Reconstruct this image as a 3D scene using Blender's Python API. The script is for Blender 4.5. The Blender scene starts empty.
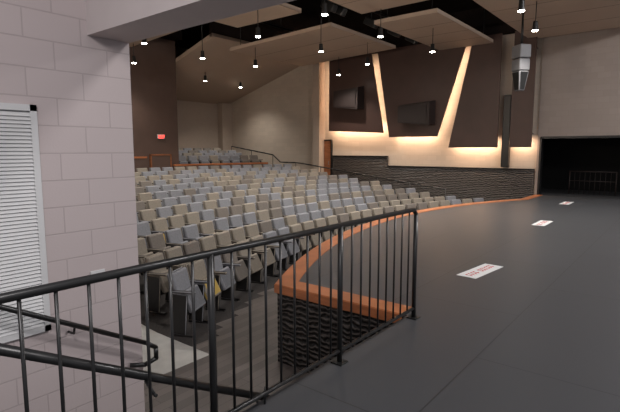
import bpy, bmesh, math, random
from mathutils import Vector, Matrix
random.seed(4)
sc = bpy.context.scene
try:
    sc.view_settings.view_transform = 'Standard'
except Exception: pass

# ---------------------------------------------------------------- materials
def new_mat(name):
    m = bpy.data.materials.new(name); m.use_nodes = True
    nt = m.node_tree; b = nt.nodes['Principled BSDF']
    return m, nt, b
def plain(name, col, rough=.6, metal=0., var=.06, scale=6., bump=0., bscale=80., spec=.5):
    m, nt, b = new_mat(name)
    tc = nt.nodes.new('ShaderNodeTexCoord')
    n = nt.nodes.new('ShaderNodeTexNoise'); n.inputs['Scale'].default_value = scale; n.inputs['Detail'].default_value = 5
    nt.links.new(tc.outputs['Object'], n.inputs['Vector'])
    r = nt.nodes.new('ShaderNodeValToRGB')
    r.color_ramp.elements[0].position = .3; r.color_ramp.elements[1].position = .7
    r.color_ramp.elements[0].color = (*[c*(1-var) for c in col], 1)
    r.color_ramp.elements[1].color = (*[min(1, c*(1+var)) for c in col], 1)
    nt.links.new(n.outputs['Fac'], r.inputs['Fac']); nt.links.new(r.outputs['Color'], b.inputs['Base Color'])
    b.inputs['Roughness'].default_value = rough; b.inputs['Metallic'].default_value = metal
    b.inputs['Specular IOR Level'].default_value = spec
    if bump:
        n2 = nt.nodes.new('ShaderNodeTexNoise'); n2.inputs['Scale'].default_value = bscale
        nt.links.new(tc.outputs['Object'], n2.inputs['Vector'])
        bp = nt.nodes.new('ShaderNodeBump'); bp.inputs['Strength'].default_value = bump; bp.inputs['Distance'].default_value = .01
        nt.links.new(n2.outputs['Fac'], bp.inputs['Height']); nt.links.new(bp.outputs['Normal'], b.inputs['Normal'])
    return m
def brick(name, col, mortar, axes, bw, bh, msize=.006, rough=.6, bump=.5, var=.04, offset=.5, spec=.4):
    m, nt, b = new_mat(name)
    tc = nt.nodes.new('ShaderNodeTexCoord'); sp = nt.nodes.new('ShaderNodeSeparateXYZ'); cb = nt.nodes.new('ShaderNodeCombineXYZ')
    nt.links.new(tc.outputs['Object'], sp.inputs[0])
    nt.links.new(sp.outputs[axes[0]], cb.inputs[0]); nt.links.new(sp.outputs[axes[1]], cb.inputs[1])
    t = nt.nodes.new('ShaderNodeTexBrick'); t.inputs['Scale'].default_value = 1
    t.inputs['Brick Width'].default_value = bw; t.inputs['Row Height'].default_value = bh
    t.inputs['Mortar Size'].default_value = msize; t.inputs['Mortar Smooth'].default_value = .3
    t.offset = offset
    t.inputs['Color1'].default_value = (*[c*(1-var) for c in col], 1); t.inputs['Color2'].default_value = (*[c*(1+var) for c in col], 1)
    t.inputs['Mortar'].default_value = (*mortar, 1)
    nt.links.new(cb.outputs[0], t.inputs['Vector']); nt.links.new(t.outputs['Color'], b.inputs['Base Color'])
    n2 = nt.nodes.new('ShaderNodeTexNoise'); n2.inputs['Scale'].default_value = 60
    nt.links.new(tc.outputs['Object'], n2.inputs['Vector'])
    mx = nt.nodes.new('ShaderNodeMath'); mx.operation = 'MULTIPLY_ADD'; mx.inputs[1].default_value = -1.
    mu = nt.nodes.new('ShaderNodeMath'); mu.operation = 'MULTIPLY'; mu.inputs[1].default_value = .15
    nt.links.new(n2.outputs['Fac'], mu.inputs[0]); nt.links.new(t.outputs['Fac'], mx.inputs[0]); nt.links.new(mu.outputs[0], mx.inputs[2])
    bp = nt.nodes.new('ShaderNodeBump'); bp.inputs['Strength'].default_value = bump; bp.inputs['Distance'].default_value = .008
    nt.links.new(mx.outputs[0], bp.inputs['Height']); nt.links.new(bp.outputs['Normal'], b.inputs['Normal'])
    b.inputs['Roughness'].default_value = rough; b.inputs['Specular IOR Level'].default_value = spec
    return m
def wood(name, col, scale=3., rough=.35):
    m, nt, b = new_mat(name)
    tc = nt.nodes.new('ShaderNodeTexCoord')
    mp = nt.nodes.new('ShaderNodeMapping'); mp.inputs['Scale'].default_value = (1, 1, 6)
    w = nt.nodes.new('ShaderNodeTexNoise'); w.inputs['Scale'].default_value = scale; w.inputs['Detail'].default_value = 8
    nt.links.new(tc.outputs['Object'], mp.inputs[0]); nt.links.new(mp.outputs[0], w.inputs['Vector'])
    r = nt.nodes.new('ShaderNodeValToRGB')
    r.color_ramp.elements[0].position = .3; r.color_ramp.elements[1].position = .72
    r.color_ramp.elements[0].color = (*[c*.75 for c in col], 1); r.color_ramp.elements[1].color = (*[c*1.2 for c in col], 1)
    nt.links.new(w.outputs['Fac'], r.inputs['Fac']); nt.links.new(r.outputs['Color'], b.inputs['Base Color'])
    b.inputs['Roughness'].default_value = rough
    return m
def rippled(name, c0, c1, scale=6.5, bump=1.):
    m, nt, b = new_mat(name)
    tc = nt.nodes.new('ShaderNodeTexCoord')
    w = nt.nodes.new('ShaderNodeTexWave'); w.wave_type = 'BANDS'; w.bands_direction = 'Z'
    w.inputs['Scale'].default_value = scale; w.inputs['Distortion'].default_value = 5.5
    w.inputs['Detail'].default_value = 2; w.inputs['Detail Scale'].default_value = 1.6
    nt.links.new(tc.outputs['Object'], w.inputs['Vector'])
    r = nt.nodes.new('ShaderNodeValToRGB')
    r.color_ramp.elements[0].position = .35; r.color_ramp.elements[1].position = .95
    r.color_ramp.elements[0].color = (*c0, 1); r.color_ramp.elements[1].color = (*c1, 1)
    nt.links.new(w.outputs['Fac'], r.inputs['Fac']); nt.links.new(r.outputs['Color'], b.inputs['Base Color'])
    bp = nt.nodes.new('ShaderNodeBump'); bp.inputs['Strength'].default_value = bump; bp.inputs['Distance'].default_value = .03
    nt.links.new(w.outputs['Fac'], bp.inputs['Height']); nt.links.new(bp.outputs['Normal'], b.inputs['Normal'])
    b.inputs['Roughness'].default_value = .35
    return m
def emit(name, col, st):
    m, nt, b = new_mat(name)
    b.inputs['Base Color'].default_value = (*col, 1)
    b.inputs['Emission Color'].default_value = (*col, 1); b.inputs['Emission Strength'].default_value = st
    return m

M_blockX = brick('painted_block_x', (.50,.43,.425), (.42,.36,.355), ('X','Z'), .406, .203, bump=.35, var=.015)
M_plaster = plain('smooth_plaster', (.58,.515,.50), .7, var=.02)
M_beige = plain('beige_paint', (.47,.38,.305), .75, var=.03)
M_beigeblk = brick('beige_block', (.55,.465,.38), (.50,.42,.34), ('Y','Z'), .406, .203, bump=.2)
M_grey = brick('stage_wall_block', (.33,.275,.24), (.30,.25,.22), ('Y','Z'), .406, .203, bump=.15)
M_brown = plain('brown_wall', (.115,.072,.056), .5, var=.08, scale=2)
M_panel = plain('brown_acoustic_panel', (.078,.042,.033), .4, var=.08, scale=2)
M_box = plain('speaker_brown', (.028,.018,.016), .5)
M_stage = brick('stage_floor_masonite', (.072,.074,.079), (.038,.038,.040), ('X','Y'), 2.44, 1.22, msize=.006, rough=.36, bump=.08, var=.07)
M_black = plain('black_metal', (.013,.013,.013), .32)
M_splastic = plain('seat_black_plastic', (.014,.013,.013), .5)
M_rubber = plain('black_stair', (.03,.03,.032), .7)
M_fascia = rippled('rippled_fascia', (.006,.006,.006), (.12,.105,.095), 5.0)
M_wain = rippled('rippled_wainscot', (.012,.010,.010), (.105,.092,.082), 4.5, .6)
M_wood = wood('stained_oak', (.50,.17,.065))
M_dwood = wood('door_oak', (.30,.11,.045))
M_floorwood = brick('dark_plank_floor', (.14,.12,.11), (.075,.065,.06), ('X','Y'), 1.8, .13, msize=.004, rough=.35, bump=.1, var=.25)
M_carpet = plain('dark_carpet', (.06,.055,.053), .95, var=.2, scale=40, spec=.1)
M_conc = plain('light_aisle', (.50,.49,.46), .7, var=.08)
M_deck = plain('dark_deck', (.020,.014,.012), .9, var=.1, spec=.1)
M_cloud = plain('ceiling_cloud_tan', (.52,.395,.30), .8, var=.03, scale=1)
M_slope = plain('rear_ceiling_tan', (.50,.385,.295), .8, var=.03, scale=1)
M_white = plain('louver_white', (.62,.62,.62), .5, var=.02)
M_louvdk = plain('louver_back', (.35,.35,.35), .8)
M_paper = plain('white_vinyl', (.8,.8,.79), .5, var=.02)
M_red = plain('red_ink', (.6,.04,.04), .5)
M_exit = emit('exit_red', (1,.05,.03), 3.)
M_bulb = emit('lamp_glow', (1,.95,.85), 45.)
M_fill_lens = emit('added_fill_lens', (1,.88,.72), 6.)  # glowing top of the added ceiling fill units
def fabric(n, c): return plain(n, c, .85, var=.1, scale=30, bump=.3, bscale=300, spec=.2)
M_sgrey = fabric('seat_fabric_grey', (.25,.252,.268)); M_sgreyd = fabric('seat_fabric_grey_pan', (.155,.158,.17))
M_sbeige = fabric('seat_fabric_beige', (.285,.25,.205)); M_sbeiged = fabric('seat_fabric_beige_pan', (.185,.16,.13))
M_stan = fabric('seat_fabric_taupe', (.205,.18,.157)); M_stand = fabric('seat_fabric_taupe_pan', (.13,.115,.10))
M_must = plain('seat_mustard', (.5,.34,.08), .8)
M_spk = plain('speaker_grey', (.20,.20,.21), .5)
M_curtain = plain('black_curtain', (.01,.01,.01), .95)

# ---------------------------------------------------------------- mesh helpers
class MB:
    def __init__(s): s.bm = bmesh.new(); s.mats = []
    def mi(s, m):
        if m not in s.mats: s.mats.append(m)
        return s.mats.index(m)
    def box(s, c, d, m, rot=None, bev=0., seg=2, taper=None):
        M = Matrix.Translation(Vector(c))
        if rot is not None: M = M @ rot
        r = bmesh.ops.create_cube(s.bm, size=1)
        vs = r['verts']
        for v in vs:
            v.co = Vector((v.co.x*d[0], v.co.y*d[1], v.co.z*d[2]))
            if taper and v.co.z < 0: v.co.x *= taper; v.co.y *= taper
        fs = set(f for v in vs for f in v.link_faces); k = s.mi(m)
        for f in fs: f.material_index = k
        if bev:
            es = list(set(e for v in vs for e in v.link_edges))
            rr = bmesh.ops.bevel(s.bm, geom=es, offset=bev, segments=seg, affect='EDGES', profile=.5, clamp_overlap=True)
            vs = list(set([v for f in rr['faces'] for v in f.verts] + [v for v in vs if v.is_valid]))
            for f in rr['faces']: f.smooth = True
        bmesh.ops.transform(s.bm, matrix=M, verts=vs)
        return s
    def b2(s, lo, hi, m, bev=0.):
        c = [(a+b)/2 for a, b in zip(lo, hi)]; d = [abs(b-a) for a, b in zip(lo, hi)]
        return s.box(c, d, m, bev=bev)
    def tube(s, pts, r, m, seg=10):
        k = s.mi(m)
        pts = [Vector(p) for p in pts]
        for a, b in zip(pts[:-1], pts[1:]):
            L = (b-a).length
            q = (b-a).to_track_quat('Z', 'Y').to_matrix().to_4x4()
            rr = bmesh.ops.create_cone(s.bm, cap_ends=True, segments=seg, radius1=r, radius2=r, depth=L, matrix=Matrix.Translation((a+b)/2) @ q)
            for f in set(f for v in rr['verts'] for f in v.link_faces): f.material_index = k; f.smooth = len(f.verts) == 4
        for p in pts[1:-1]:
            rr = bmesh.ops.create_uvsphere(s.bm, u_segments=seg, v_segments=6, radius=r, matrix=Matrix.Translation(p))
            for f in set(f for v in rr['verts'] for f in v.link_faces): f.material_index = k; f.smooth = True
        return s
    def cone(s, p, r1, r2, h, m, seg=16):
        rr = bmesh.ops.create_cone(s.bm, cap_ends=True, segments=seg, radius1=r1, radius2=r2, depth=h, matrix=Matrix.Translation(p))
        k = s.mi(m)
        for f in set(f for v in rr['verts'] for f in v.link_faces): f.material_index = k
        return s
    def prism(s, poly, m, fn0, fn1):
        k = s.mi(m)
        A = [s.bm.verts.new(fn0(p)) for p in poly]; B = [s.bm.verts.new(fn1(p)) for p in poly]
        fs = [s.bm.faces.new(A), s.bm.faces.new(B[::-1])]
        n = len(poly)
        for i in range(n): fs.append(s.bm.faces.new([A[i], B[i], B[(i+1) % n], A[(i+1) % n]]))
        for f in fs: f.material_index = k
        return s
    def finish(s, name, parent=None, loc=None, link=True):
        bmesh.ops.recalc_face_normals(s.bm, faces=s.bm.faces[:])
        me = bpy.data.meshes.new(name); s.bm.to_mesh(me); s.bm.free()
        for m in s.mats: me.materials.append(m)
        if not link: return me
        o = bpy.data.objects.new(name, me); sc.collection.objects.link(o)
        if parent: o.parent = parent
        if loc: o.location = loc
        return o
def empty(name):
    o = bpy.data.objects.new(name, None); sc.collection.objects.link(o); o.empty_display_size = .2; return o

# ---------------------------------------------------------------- house geometry (x = across stage, y = towards audience)
CX, CY, R0 = 11.0, -7.85, 13.55
def interp(r, T):
    if r <= T[0][0]: return T[0][1]
    for (a, b), (c, d) in zip(T[:-1], T[1:]):
        if r <= c: return b+(d-b)*(r-a)/(c-a)
    return T[-1][1]
PROF = [(15.6,-1), (24.0,.1), (25.3,.12), (25.45,.45), (29.5,1.05), (32,1.4)]
def fz(x, y): return interp(math.hypot(x-CX, y-CY), PROF)
WA, WS0, WS1 = 3.7, 1.88, 2.23

# house floor
bm = bmesh.new(); xs = [WS1, 2.9, 3.3]
x = 3.8
while x < 18.95: xs.append(x); x += .25
xs.append(18.95)
ys = [2.1+.2*i for i in range(0, 98)]
grid = [[bm.verts.new((x, y, fz(x, y))) for y in ys] for x in xs]
for i in range(len(xs)-1):
    for j in range(len(ys)-1):
        f = bm.faces.new([grid[i][j], grid[i+1][j], grid[i+1][j+1], grid[i][j+1]])
        c = f.calc_center_median(); r = math.hypot(c.x-CX, c.y-CY)
        if c.x < 3.8: f.material_index = 1 if c.y > 4.7 else 2
        elif r < 14.7: f.material_index = 2
        else: f.material_index = 0
me = bpy.data.meshes.new('floor'); bm.to_mesh(me); bm.free()
for m in (M_carpet, M_conc, M_floorwood): me.materials.append(m)
o = bpy.data.objects.new('floor', me); sc.collection.objects.link(o)
MB().b2((-3,2.1,-1.1),(WS1,WA,-1.0),M_floorwood).finish('floor_stair_well')

# stage
edge = [(4.2,3.87)]
n = 48
for i in range(1, n+1):
    s_ = 4.2+(16.9-4.2)*i/n
    edge.append((s_, CY+math.sqrt(R0**2-(s_-CX)**2)))
edge.append((18.88, edge[-1][1]))
poly = [(-5,-8),(-5,2.1),(4.2,2.1)]+edge+[(18.88,-8)]
mb = MB(); mb.prism(poly, M_fascia, lambda p:(p[0],p[1],-1.0), lambda p:(p[0],p[1],-.0))
k = mb.mi(M_stage)
mb.bm.faces.ensure_lookup_table(); mb.bm.faces[1].material_index = k
mb.finish('stage')
def sweep_nosing():
    path = [Vector((4.2,2.16,0)), Vector((4.2,3.87,0))]+[Vector((p[0],p[1],0)) for p in edge[1:]]
    mb = MB(); k = mb.mi(M_wood)
    prof = [(-.24,.002),(-.235,.012),(.025,.012),(.035,0),(.035,-.10),(.003,-.10),(.003,.002)]
    rings = []
    for i, p in enumerate(path):
        d0 = (p-path[i-1]).normalized() if i else (path[1]-p).normalized()
        d1 = (path[i+1]-p).normalized() if i < len(path)-1 else d0
        n0 = Vector((-d0.y,d0.x,0)); n1 = Vector((-d1.y,d1.x,0))
        nn = (n0+n1).normalized(); sc_ = 1/max(.5, nn.dot(n0))
        rings.append([mb.bm.verts.new(p+nn*o_*sc_+Vector((0,0,z))) for o_, z in prof])
    for a, b in zip(rings[:-1], rings[1:]):
        for j in range(len(prof)):
            f = mb.bm.faces.new([a[j], a[(j+1) % len(prof)], b[(j+1) % len(prof)], b[j]]); f.material_index = k
    mb.bm.faces.new(rings[0]); mb.bm.faces.new(rings[-1])
    mb.finish('trim_stage_nosing')
sweep_nosing()

# stairs
mb = MB(); nst = 6; tr = .28; x0 = .55
for i in range(nst-1):
    z = -(i+1)/6.0
    mb.b2((x0+i*tr, 2.11, -1), (x0+(i+1)*tr, WA-.01, z), M_rubber)
    mb.b2((x0+(i+1)*tr-.03, 2.12, z-.03), (x0+(i+1)*tr+.012, WA-.02, z+.004), M_black)
mb.b2((-5,2.11,-1),(x0,WA-.01,0),M_rubber)
mb.finish('stairs')

# railing
mb = MB(); yr = 2.02; T = 1.085
mb.tube([(-1.2,yr,T),(4.12,yr,T),(4.17,yr,T-.05),(4.17,yr,0)], .021, M_black, 12)
mb.tube([(-1.2,yr,.1),(4.17,yr,.1)], .016, M_black)
for s_ in (2.9,1.65,.4,-.85):
    mb.tube([(s_,yr,0),(s_,yr,T)], .021, M_black, 12)
    mb.box((s_,yr,.006),(.1,.1,.012),M_black)
mb.box((4.17,yr,.006),(.1,.1,.012),M_black)
s_ = 4.17-.139
while s_ > -1.2:
    mb.tube([(s_,yr,.1),(s_,yr,T)], .0085, M_black, 8); s_ -= .139
mb.finish('guard_railing')
mb = MB()
mb.tube([(.0,2.14,.93),(.5,2.14,.93),(2.2,2.14,-.03),(2.3,2.14,-.10),(2.3,2.14,-.28),(2.2,2.13,-.3)], .024, M_black, 12)
for s_, z in ((.5,.9),(1.3,.45),(2.1,.0)):
    mb.tube([(s_,2.14,z),(s_,2.06,z-.05),(s_,2.045,max(.12,z-.05))], .009, M_black)
mb.finish('stair_handrail')
mb = MB()
mb.tube([(-.3,3.58,.97),(.45,3.58,.97),(2.2,3.58,-.02),(2.29,3.58,-.09),(2.29,3.58,-.19),(2.2,3.62,-.23),(2.1,3.69,-.22)], .02, M_black, 12)
for s_, z in ((.2,.96),(1.6,.31)):
    mb.tube([(s_,3.58,z),(s_,3.6,z-.06),(s_,3.695,z-.07)], .009, M_black)
mb.finish('stair_handrail')

# ---------------------------------------------------------------- left walls
MB().b2((-5,WA,-1),(WS1,WA+.3,4.2),M_blockX).finish('wall_left')
MB().b2((WS0,WA+.3,-1),(WS1,21.6,7.0),M_plaster).finish('wall_house_side')
MB().b2((WS0,-4,2.53),(WS1,WA,5.0),M_plaster).finish('wall_bulkhead')
mb = MB(); L0, L1, Z0, Z1, yy = .35, 1.47, .30, 1.97, WA
for lo, hi in (((L0,Z0),(L0+.045,Z1)),((L1-.045,Z0),(L1,Z1)),((L0,Z0),(L1,Z0+.045)),((L0,Z1-.045),(L1,Z1))):
    mb.b2((lo[0],yy-.025,lo[1]),(hi[0],yy-.001,hi[1]),M_white)
mb.b2((L0+.04,yy-.006,Z0+.04),(L1-.04,yy-.001,Z1-.04),M_louvdk)
z = Z0+.06
while z < Z1-.05:
    mb.box(((L0+L1)/2,yy-.017,z),(L1-L0-.08,.030,.004),M_white,rot=Matrix.Rotation(math.radians(60),4,'X')); z += .027
mb.finish('louvered_air_grille')
mb = MB(); mb.b2((1.80,WA-.008,.63),(1.92,WA,.68),M_white,bev=.002); mb.finish('wall_switch_plate')

# ---------------------------------------------------------------- far side & rear walls
MB().b2((18.95,4.4,-1),(19.25,21.6,7),M_beigeblk).finish('wall_house_far_side')
mb = MB()
mb.b2((18.9,-8,2.12),(19.2,4.4,7),M_grey); mb.b2((18.9,4.3,-1),(19.2,4.4,2.12),M_grey); mb.b2((18.9,-8,-1),(19.2,.3,2.12),M_grey)
mb.finish('wall_stage_side')
mb = MB()
mb.b2((18.88,4.26,0),(19.22,4.32,2.12),M_black); mb.b2((18.88,.3,2.06),(19.22,4.3,2.14),M_black)
mb.finish('trim_opening')
mb = MB()
mb.b2((19.2,-.2,-.1),(22.2,5,0),M_rubber); mb.b2((22.2,-.2,0),(22.3,5,2.7),M_curtain)
mb.b2((19.2,4.9,0),(22.2,5,2.7),M_curtain); mb.b2((19.2,-.3,0),(22.2,-.2,2.7),M_curtain); mb.b2((19.2,-.3,2.7),(22.3,5,2.8),M_curtain)
mb.finish('wall_side_alcove')
mb = MB()
mb.tube([(20.2,2.0,0),(20.2,2.0,.85),(20.2,3.5,.85),(20.2,3.5,0)],.02,M_box)
mb.tube([(20.2,2.0,.5),(20.2,3.5,.5)],.014,M_box)
for i in range(1,9): mb.tube([(20.2,2.0+i*.166,0),(20.2,2.0+i*.166,.85)],.007,M_box,6)
mb.finish('guard_railing')
MB().b2((12.7,21.3,-.5),(18.95,21.6,7.0),M_beige).finish('wall_rear')
MB().b2((WS1,17.5,-.5),(12.7,21.55,6.25),M_brown).finish('wall_rear_booth')
MB().b2((18.2,20.9,.5),(18.95,21.3,4.3),M_beige).finish('wall_pilaster')
MB().b2((WS1,17.0,6.25),(12.7,21.55,7.0),M_deck).finish('ceiling_booth_bulkhead')
MB().b2((12.7,15.1,6.1),(18.95,15.25,7.0),M_deck).finish('ceiling_rear_bulkhead')

mb = MB()
mb.b2((18.87,10.6,-1),(18.95,13.65,1.35),M_wain); mb.b2((18.87,4.45,-1),(18.95,10.6,.92),M_wain)
mb.b2((18.84,10.6,1.35),(18.95,13.65,1.39),M_black); mb.b2((18.84,4.45,.92),(18.95,10.6,.96),M_black)
mb.finish('trim_wainscot')

# ceiling
mb = MB(); mb.b2((2.3,-8,7.0),(19.2,21.6,7.15),M_deck); mb.finish('ceiling')
mb = MB(); mb.prism([(15,6.1),(21.6,4.17),(21.6,4.3),(15.1,6.25)], M_slope, lambda p:(12.7,p[0],p[1]), lambda p:(18.95,p[0],p[1])); mb.finish('ceiling_rear_slope')
def cloud(x0,x1,y0,y1,z,tilt=0.):
    mb = MB(); cx, cy = (x0+x1)/2, (y0+y1)/2
    R = Matrix.Rotation(math.radians(tilt),4,'X')
    mb.box((cx,cy,z+.06),(x1-x0,y1-y0,.12),M_cloud,rot=R)
    nx = max(1, round((x1-x0)/1.3))
    for i in range(1, nx):
        xx = (x0+(x1-x0)*i/nx)-cx
        p = R @ Vector((xx,0,-.061)); mb.box((cx+p.x,cy,z+.06+p.z),(.012,y1-y0-.02,.004),M_box,rot=R)
    for dx in (x0+.3,x1-.3):
        for dy in (y0+.3,y1-.3):
            mb.tube([(dx,dy,z+.1),(dx,dy,7)],.012,M_black,6)
    mb.finish('acoustic_ceiling_cloud')
cloud(13.0,17.4,9.5,14.4,5.6,-2)
cloud(8.2,11.0,9.1,11.8,5.6)
cloud(13.4,18.5,6.0,8.1,5.6)
cloud(8.8,12.2,5.0,7.8,5.6)
cloud(12.9,18.7,1.2,4.8,5.6)
cloud(6.6,10.2,13.3,16.8,5.6,-3)
mb = MB()
for y in (8.7,5.45,12.6):
    mb.tube([(3,y,6.3),(18.8,y,6.3)],.045,M_black,8)
    for x in (4,9,14,18): mb.tube([(x,y,6.3),(x,y,7)],.012,M_black,6)
for x in (9.5,11.8,12.3,14.2,15.8,17.2):
    mb.tube([(x,8.7,6.3),(x,8.7,6.05)],.02,M_black,6); mb.box((x,8.7,5.9),(.22,.5,.24),M_black,rot=Matrix.Rotation(.5,4,'X'),bev=.03)
mb.finish('lighting_pipe')

# ---------------------------------------------------------------- brown wall panels with warm back-lights
def alight(name, loc, direction, sx, sy, e, col=(1,.9,.78)):
    l = bpy.data.lights.new(name,'AREA'); l.shape='RECTANGLE'; l.size=sx; l.size_y=sy; l.energy=e; l.color=col
    o = bpy.data.objects.new(name,l); o.location=loc; o.rotation_euler=Vector(direction).to_track_quat('-Z','Y').to_euler(); sc.collection.objects.link(o); return o
def wpanel(poly, s0=18.42, s1=18.5):
    mb = MB(); mb.prism(poly, M_panel, lambda p:(s0,p[0],p[1]), lambda p:(s1,p[0],p[1]))
    ya = sum(p[0] for p in poly)/4; zs = [p[1] for p in poly]
    for z in (min(zs)+.5, max(zs)-.6):
        for dy in (-.3,.3): mb.tube([(s1,ya+dy,z),(18.95,ya+dy,z)],.02,M_black,6)
    return mb.finish('acoustic_wall_panel')
P = [[(13.55,2.55),(10.6,2.4),(11.3,5.95),(13.55,6.1)],
     [(10.3,2.2),(8.1,2.2),(6.95,5.95),(10.95,5.95)],
     [(7.6,1.75),(5.7,1.75),(5.7,5.9),(6.75,5.9)],
     [(5.25,1.75),(4.5,1.75),(4.5,5.9),(5.25,5.9)]]
for p in P: wpanel(p)
MB().b2((18.6,4.4,5.95),(18.95,13.6,7.0),M_deck).finish('trim_upper_band')
WC = (1,.68,.46)
for (y0,y1,z) in ((13.4,10.8,2.75),(10.2,8.3,2.42),(7.5,5.8,1.97),(5.2,4.6,1.97)):
    alight('panel_cove_light',(18.62,(y0+y1)/2,z),(.75,0,-1),abs(y0-y1),.06,38*abs(y0-y1)/2,WC)
def slit(ya,za,yb,zb,e):
    v = Vector((0,yb-ya,zb-za)); L = v.length; c = Vector((18.62,(ya+yb)/2,(za+zb)/2))
    l = bpy.data.lights.new('panel_slit_light','AREA'); l.shape='RECTANGLE'; l.size=.05; l.size_y=L; l.energy=e; l.color=WC
    o = bpy.data.objects.new('panel_slit_light',l); o.location=c
    yax = v.normalized(); zax = Vector((-1,0,0)); xax = yax.cross(zax)
    o.rotation_euler = Matrix((xax,yax,zax)).transposed().to_euler(); sc.collection.objects.link(o)
slit(11.4,5.6,10.85,2.6,15); slit(7.2,5.6,8.1,2.5,20); slit(13.45,5.8,13.45,2.7,50)
def spk(y0,y1,z0,z1):
    mb = MB(); c=((y0+y1)/2,(z0+z1)/2)
    mb.prism([(y0,z0+.12),(y1,z0-.02),(y1,z1),(y0,z1-.1)], M_box, lambda p:(18.42,p[0],p[1]), lambda p:(17.95,c[0]+(p[0]-c[0])*.93,c[1]+(p[1]-c[1])*.93-.06))
    mb.prism([(y0-.03,z0+.14),(y1+.06,z0+.05),(y1+.06,z1-.1),(y0-.06,z1-.15)], M_box, lambda p:(17.96,c[0]+(p[0]-c[0])*.85,c[1]+(p[1]-c[1])*.85-.06), lambda p:(17.92,c[0]+(p[0]-c[0])*.85,c[1]+(p[1]-c[1])*.85-.06))
    mb.finish('wall_loudspeaker')
spk(13.0,11.6,3.5,4.5); spk(9.7,8.2,2.7,3.65)
MB().b2((18.7,5.35,1.0),(18.95,5.62,3.7),M_black,bev=.02).finish('gap_shadow_strip')  # black strip standing in for the shadow in the panel gap
MB().b2((18.5,14.2,-.3),(18.95,14.6,6.3),M_beige).finish('wall_fin')
mb = MB(); mb.b2((18.86,13.75,.02),(18.94,14.15,2.1),M_dwood); mb.b2((18.83,13.7,.02),(18.94,13.75,2.15),M_black); mb.b2((18.83,13.7,2.1),(18.94,14.15,2.16),M_black); mb.tube([(18.84,13.85,.95),(18.8,13.85,.95),(18.8,13.85,1.1),(18.84,13.85,1.1)],.012,M_spk,6)
mb.finish('door_1')
zf = fz(11.8,17.4)
mb = MB(); mb.b2((11.3,17.42,zf),(12.2,17.49,zf+1.3),M_brown); mb.b2((11.24,17.4,zf),(11.3,17.49,zf+1.35),M_dwood); mb.b2((12.2,17.4,zf),(12.26,17.49,zf+1.35),M_dwood); mb.b2((11.24,17.4,zf+1.3),(12.26,17.49,zf+1.36),M_dwood); mb.finish('door_2')
mb = MB(); mb.b2((11.64,17.43,2.12),(11.98,17.49,2.30),M_white,bev=.01)
for i,xx in enumerate((11.68,11.755,11.83,11.905)):
    mb.b2((xx,17.42,2.15),(xx+.018,17.435,2.27),M_exit); mb.b2((xx,17.42,2.15 if i!=3 else 2.25),(xx+.055,17.435,2.17 if i!=3 else 2.27),M_exit); mb.b2((xx+.018,17.42,2.20),(xx+.05,17.435,2.22),M_exit)
mb.finish('exit_sign')

# cross-aisle parapet
def arc_wall(name, r, x0, x1, h, base_fn, mat, cap, t=.1):
    mb = MB()
    a0 = math.asin((x0-CX)/r); a1 = math.asin((x1-CX)/r); n = 30
    for i in range(n):
        a, b = a0+(a1-a0)*i/n, a0+(a1-a0)*(i+1)/n
        for (m_, e_, za, zb) in ((mat,0,base_fn-.05,base_fn+h),(cap,.03,base_fn+h,base_fn+h+.07)):
            q = [(CX+rr_*math.sin(an), CY+rr_*math.cos(an)) for rr_ in (r-t/2-e_, r+t/2+e_) for an in (a,b)]
            mb.prism([q[0],q[1],q[3],q[2]], m_, lambda p:(p[0],p[1],za), lambda p:(p[0],p[1],zb))
    mb.finish(name)
arc_wall('aisle_parapet',25.2,3.2,11.0,1.2,.12,M_brown,M_wood)
arc_wall('aisle_parapet',25.2,12.3,17.3,.85,.12,M_brown,M_wood)
mb = MB(); pts=[]
for i in range(25):
    y = 7.5+12.5*i/24; pts.append((18.05,y,fz(18.05,y)+.92))
mb.tube(pts,.03,M_black,8)
for i in range(0,25,3):
    p = pts[i]; mb.tube([p,(p[0],p[1],p[2]-.92)],.018,M_black,6)
mb.finish('aisle_handrail')

# ---------------------------------------------------------------- seats
def seat_mesh(name, mb_, ms):
    mb = MB(); RX = lambda d: Matrix.Rotation(math.radians(d),4,'X')
    mb.box((0,.13,.675),(.445,.075,.43),mb_,rot=RX(-13),bev=.035,seg=3)
    mb.box((0,.17,.64),(.46,.03,.50),M_splastic,rot=RX(-13),bev=.012,seg=1)
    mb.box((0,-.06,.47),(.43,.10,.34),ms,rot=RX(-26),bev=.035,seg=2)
    mb.box((0,-.005,.44),(.42,.02,.34),M_splastic,rot=RX(-26))
    for sx in (-.28,.28):
        mb.box((sx,.03,.32),(.035,.24,.60),M_splastic,rot=RX(4),bev=.01,seg=1)
        mb.box((sx,-.04,.645),(.065,.38,.04),M_splastic,bev=.014,seg=1)
        mb.box((sx,-.01,.012),(.06,.34,.024),M_splastic)
    mb.tube([(-.28,.04,.30),(.28,.04,.30)],.018,M_splastic,6)
    return mb.finish(name,link=False)
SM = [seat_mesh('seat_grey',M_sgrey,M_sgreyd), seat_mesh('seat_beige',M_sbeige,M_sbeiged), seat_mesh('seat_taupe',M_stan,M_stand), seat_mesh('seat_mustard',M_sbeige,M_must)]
rows = [15.1+.80*i for i in range(12)]+[25.85+.80*i for i in range(4)]
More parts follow.
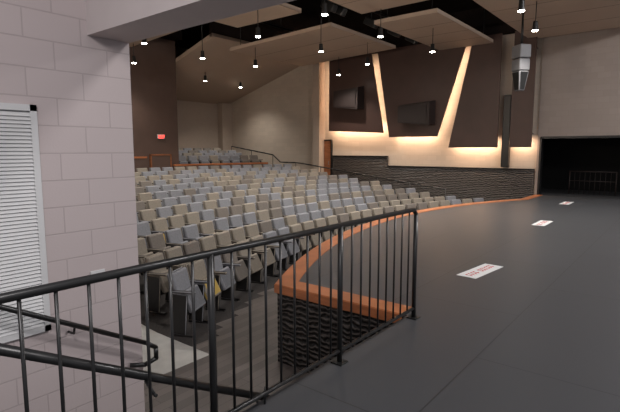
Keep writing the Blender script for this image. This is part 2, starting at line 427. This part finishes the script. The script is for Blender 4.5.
for ri, r in enumerate(rows):
    e = empty('auditorium_seat_row'); e.location = (CX, CY+r, interp(r,PROF))
    x0, x1 = 4.2, 17.45
    a0, a1 = math.asin((x0-CX)/r), math.asin((x1-CX)/r)
    st = .57/r; nn = int((a1-a0)/st)
    off = (ri % 2)*.5*st
    for i in range(nn+1):
        an = a0+i*st+off
        if an > a1: break
        x, y = CX+r*math.sin(an), CY+r*math.cos(an)
        if y > 16.6 and x < 13.1: continue
        if r > 25 and x < 7: continue
        k = random.random()
        nearfac = .25 if ri < 3 else .55
        m = SM[0] if k < nearfac else (SM[1] if k < .85 else SM[2])
        if (ri, i) in ((0,1),(3,3),(1,9)): m = SM[3]
        o = bpy.data.objects.new('seat', m); sc.collection.objects.link(o)
        o.parent = e; o.location = (x-e.location.x, y-e.location.y, fz(x,y)-e.location.z)
        o.rotation_euler = (0,0,-an+random.uniform(-.01,.01))

# ---------------------------------------------------------------- floor signs
def sign(x,y,ang=0):
    mb = MB()
    mb.box((0,0,.0025),(.88,.27,.003),M_paper)
    xx = -.35
    for w in (.05,.03,.05,.05,0,.05,.05,.03,.05,.05,.04):
        if w:
            mb.box((xx,0,.0045),(.012,.10,.002),M_red); mb.box((xx+w/2,.045,.0045),(w,.014,.002),M_red); mb.box((xx+w/2,-.02,.0045),(w,.014,.002),M_red)
        xx += .068
    o = mb.finish('floor_warning_sign'); o.location=(x,y,0); o.rotation_euler=(0,0,ang)
sign(6.43,2.13,-.1); sign(11.6,2.5); sign(16.5,2.9)

# ---------------------------------------------------------------- hanging loudspeaker
mb = MB(); hx, hy = 15.0, 4.07; R = Matrix.Rotation(.9,4,'Z')
mb.box((hx,hy,4.5),(.42,.36,.38),M_spk,rot=R,bev=.03); mb.box((hx,hy,4.12),(.40,.34,.34),M_spk,rot=R,bev=.03)
mb.box((hx,hy,3.66),(.38,.32,.56),M_black,rot=R,bev=.03,taper=.6)
for dz in (4.5,4.12):
    for k in range(-2,3):
        p = R @ Vector((k*.07,-.18,0)); mb.box((hx+p.x,hy+p.y,dz),(.012,.02,.28),M_black,rot=R)
for dx in (-.12,.12): mb.tube([(hx+dx,hy,4.6),(hx+dx*.5,hy,5.6)],.01,M_black,6)
mb.tube([(hx,hy,4.6),(hx,hy,5.65)],.02,M_black,6)
mb.finish('hanging_loudspeaker')

# ---------------------------------------------------------------- pendant spots
PEND = [(8.4,13.1,7.0),(9.94,9.82,5.6),(9.36,7.03,5.6),(12.7,9.68,7),(12.1,7.1,5.6),(15.0,6.84,5.6),(11.96,3.29,7),(14.1,3.5,5.6),(11.0,13.6,7.0),
        (14.6,17.9,5.2),(17.2,18.3,5.1),(15.6,9.7,5.6),(13.3,13.3,5.6),(10.0,16.3,5.6),(6.0,8.5,7),(5.5,12,7),(17,12,5.6)]
for i,(x,y,zt) in enumerate(PEND):
    z = 4.85
    mb = MB(); mb.cone((x,y,z+.12),.075,.06,.24,M_black,14); mb.cone((x,y,z-.006),.072,.072,.02,M_bulb,14); mb.tube([(x,y,z+.24),(x,y,zt+.05)],.012,M_black,6)
    o = mb.finish('pendant_downlight')
    l = bpy.data.lights.new('downlight_lamp','SPOT'); l.energy = 380 if y < 15 else 260; l.spot_size = math.radians(125); l.spot_blend = .8; l.shadow_soft_size=.1; l.color=(1,.94,.87)
    lo = bpy.data.objects.new('downlight_lamp',l); sc.collection.objects.link(lo); lo.parent=o; lo.location=(x,y,z-.03)

for (y,e) in ((6.5,240),(10.5,230),(14.0,170)):  # unseen uplights, added to brighten the undersides of the clouds
    MB().b2((WS1,y-.5,3.2),(WS1+.3,y+.5,3.36),M_black).b2((WS1+.03,y-.46,3.36),(WS1+.27,y+.46,3.37),M_fill_lens).finish('added_uplight_housing')
    alight('added_cloud_fill',(WS1+.16,y,3.4),(.75,0,1),.2,.9,e,(1,.84,.69))

for (x,y,e) in ((6,-2.5,520),(12,-3,500),(16.5,-2,260)):  # overhead fill lamps and housings added out of view above the stage
    alight('added_stage_fill',(x,y,6.4),(.0,.2,-1),1.6,.6,e,(1,.97,.97))
    MB().b2((x-.85,y-.35,6.42),(x+.85,y+.35,6.55),M_black).tube([(x,y,6.5),(x,y,7)],.02,M_black,6).finish('added_stage_fill_housing')
alight('added_alcove_fill',(-.5,.2,3.6),(.35,.9,-.8),.8,.8,65,(1,.95,.94))  # unseen fill lamp, added to light the left block wall

w = bpy.data.worlds.new('World'); sc.world = w; w.use_nodes = True
w.node_tree.nodes['Background'].inputs[0].default_value = (.80,.80,.86,1); w.node_tree.nodes['Background'].inputs[1].default_value = .5

cd = bpy.data.cameras.new('camera'); cd.lens = 27.46; cd.sensor_width = 36; cd.clip_end = 200
co = bpy.data.objects.new('camera',cd); co.location=(0,0,1.65); co.rotation_euler=(math.radians(90-6.75),0,math.radians(-51.4))
sc.collection.objects.link(co); sc.camera = co
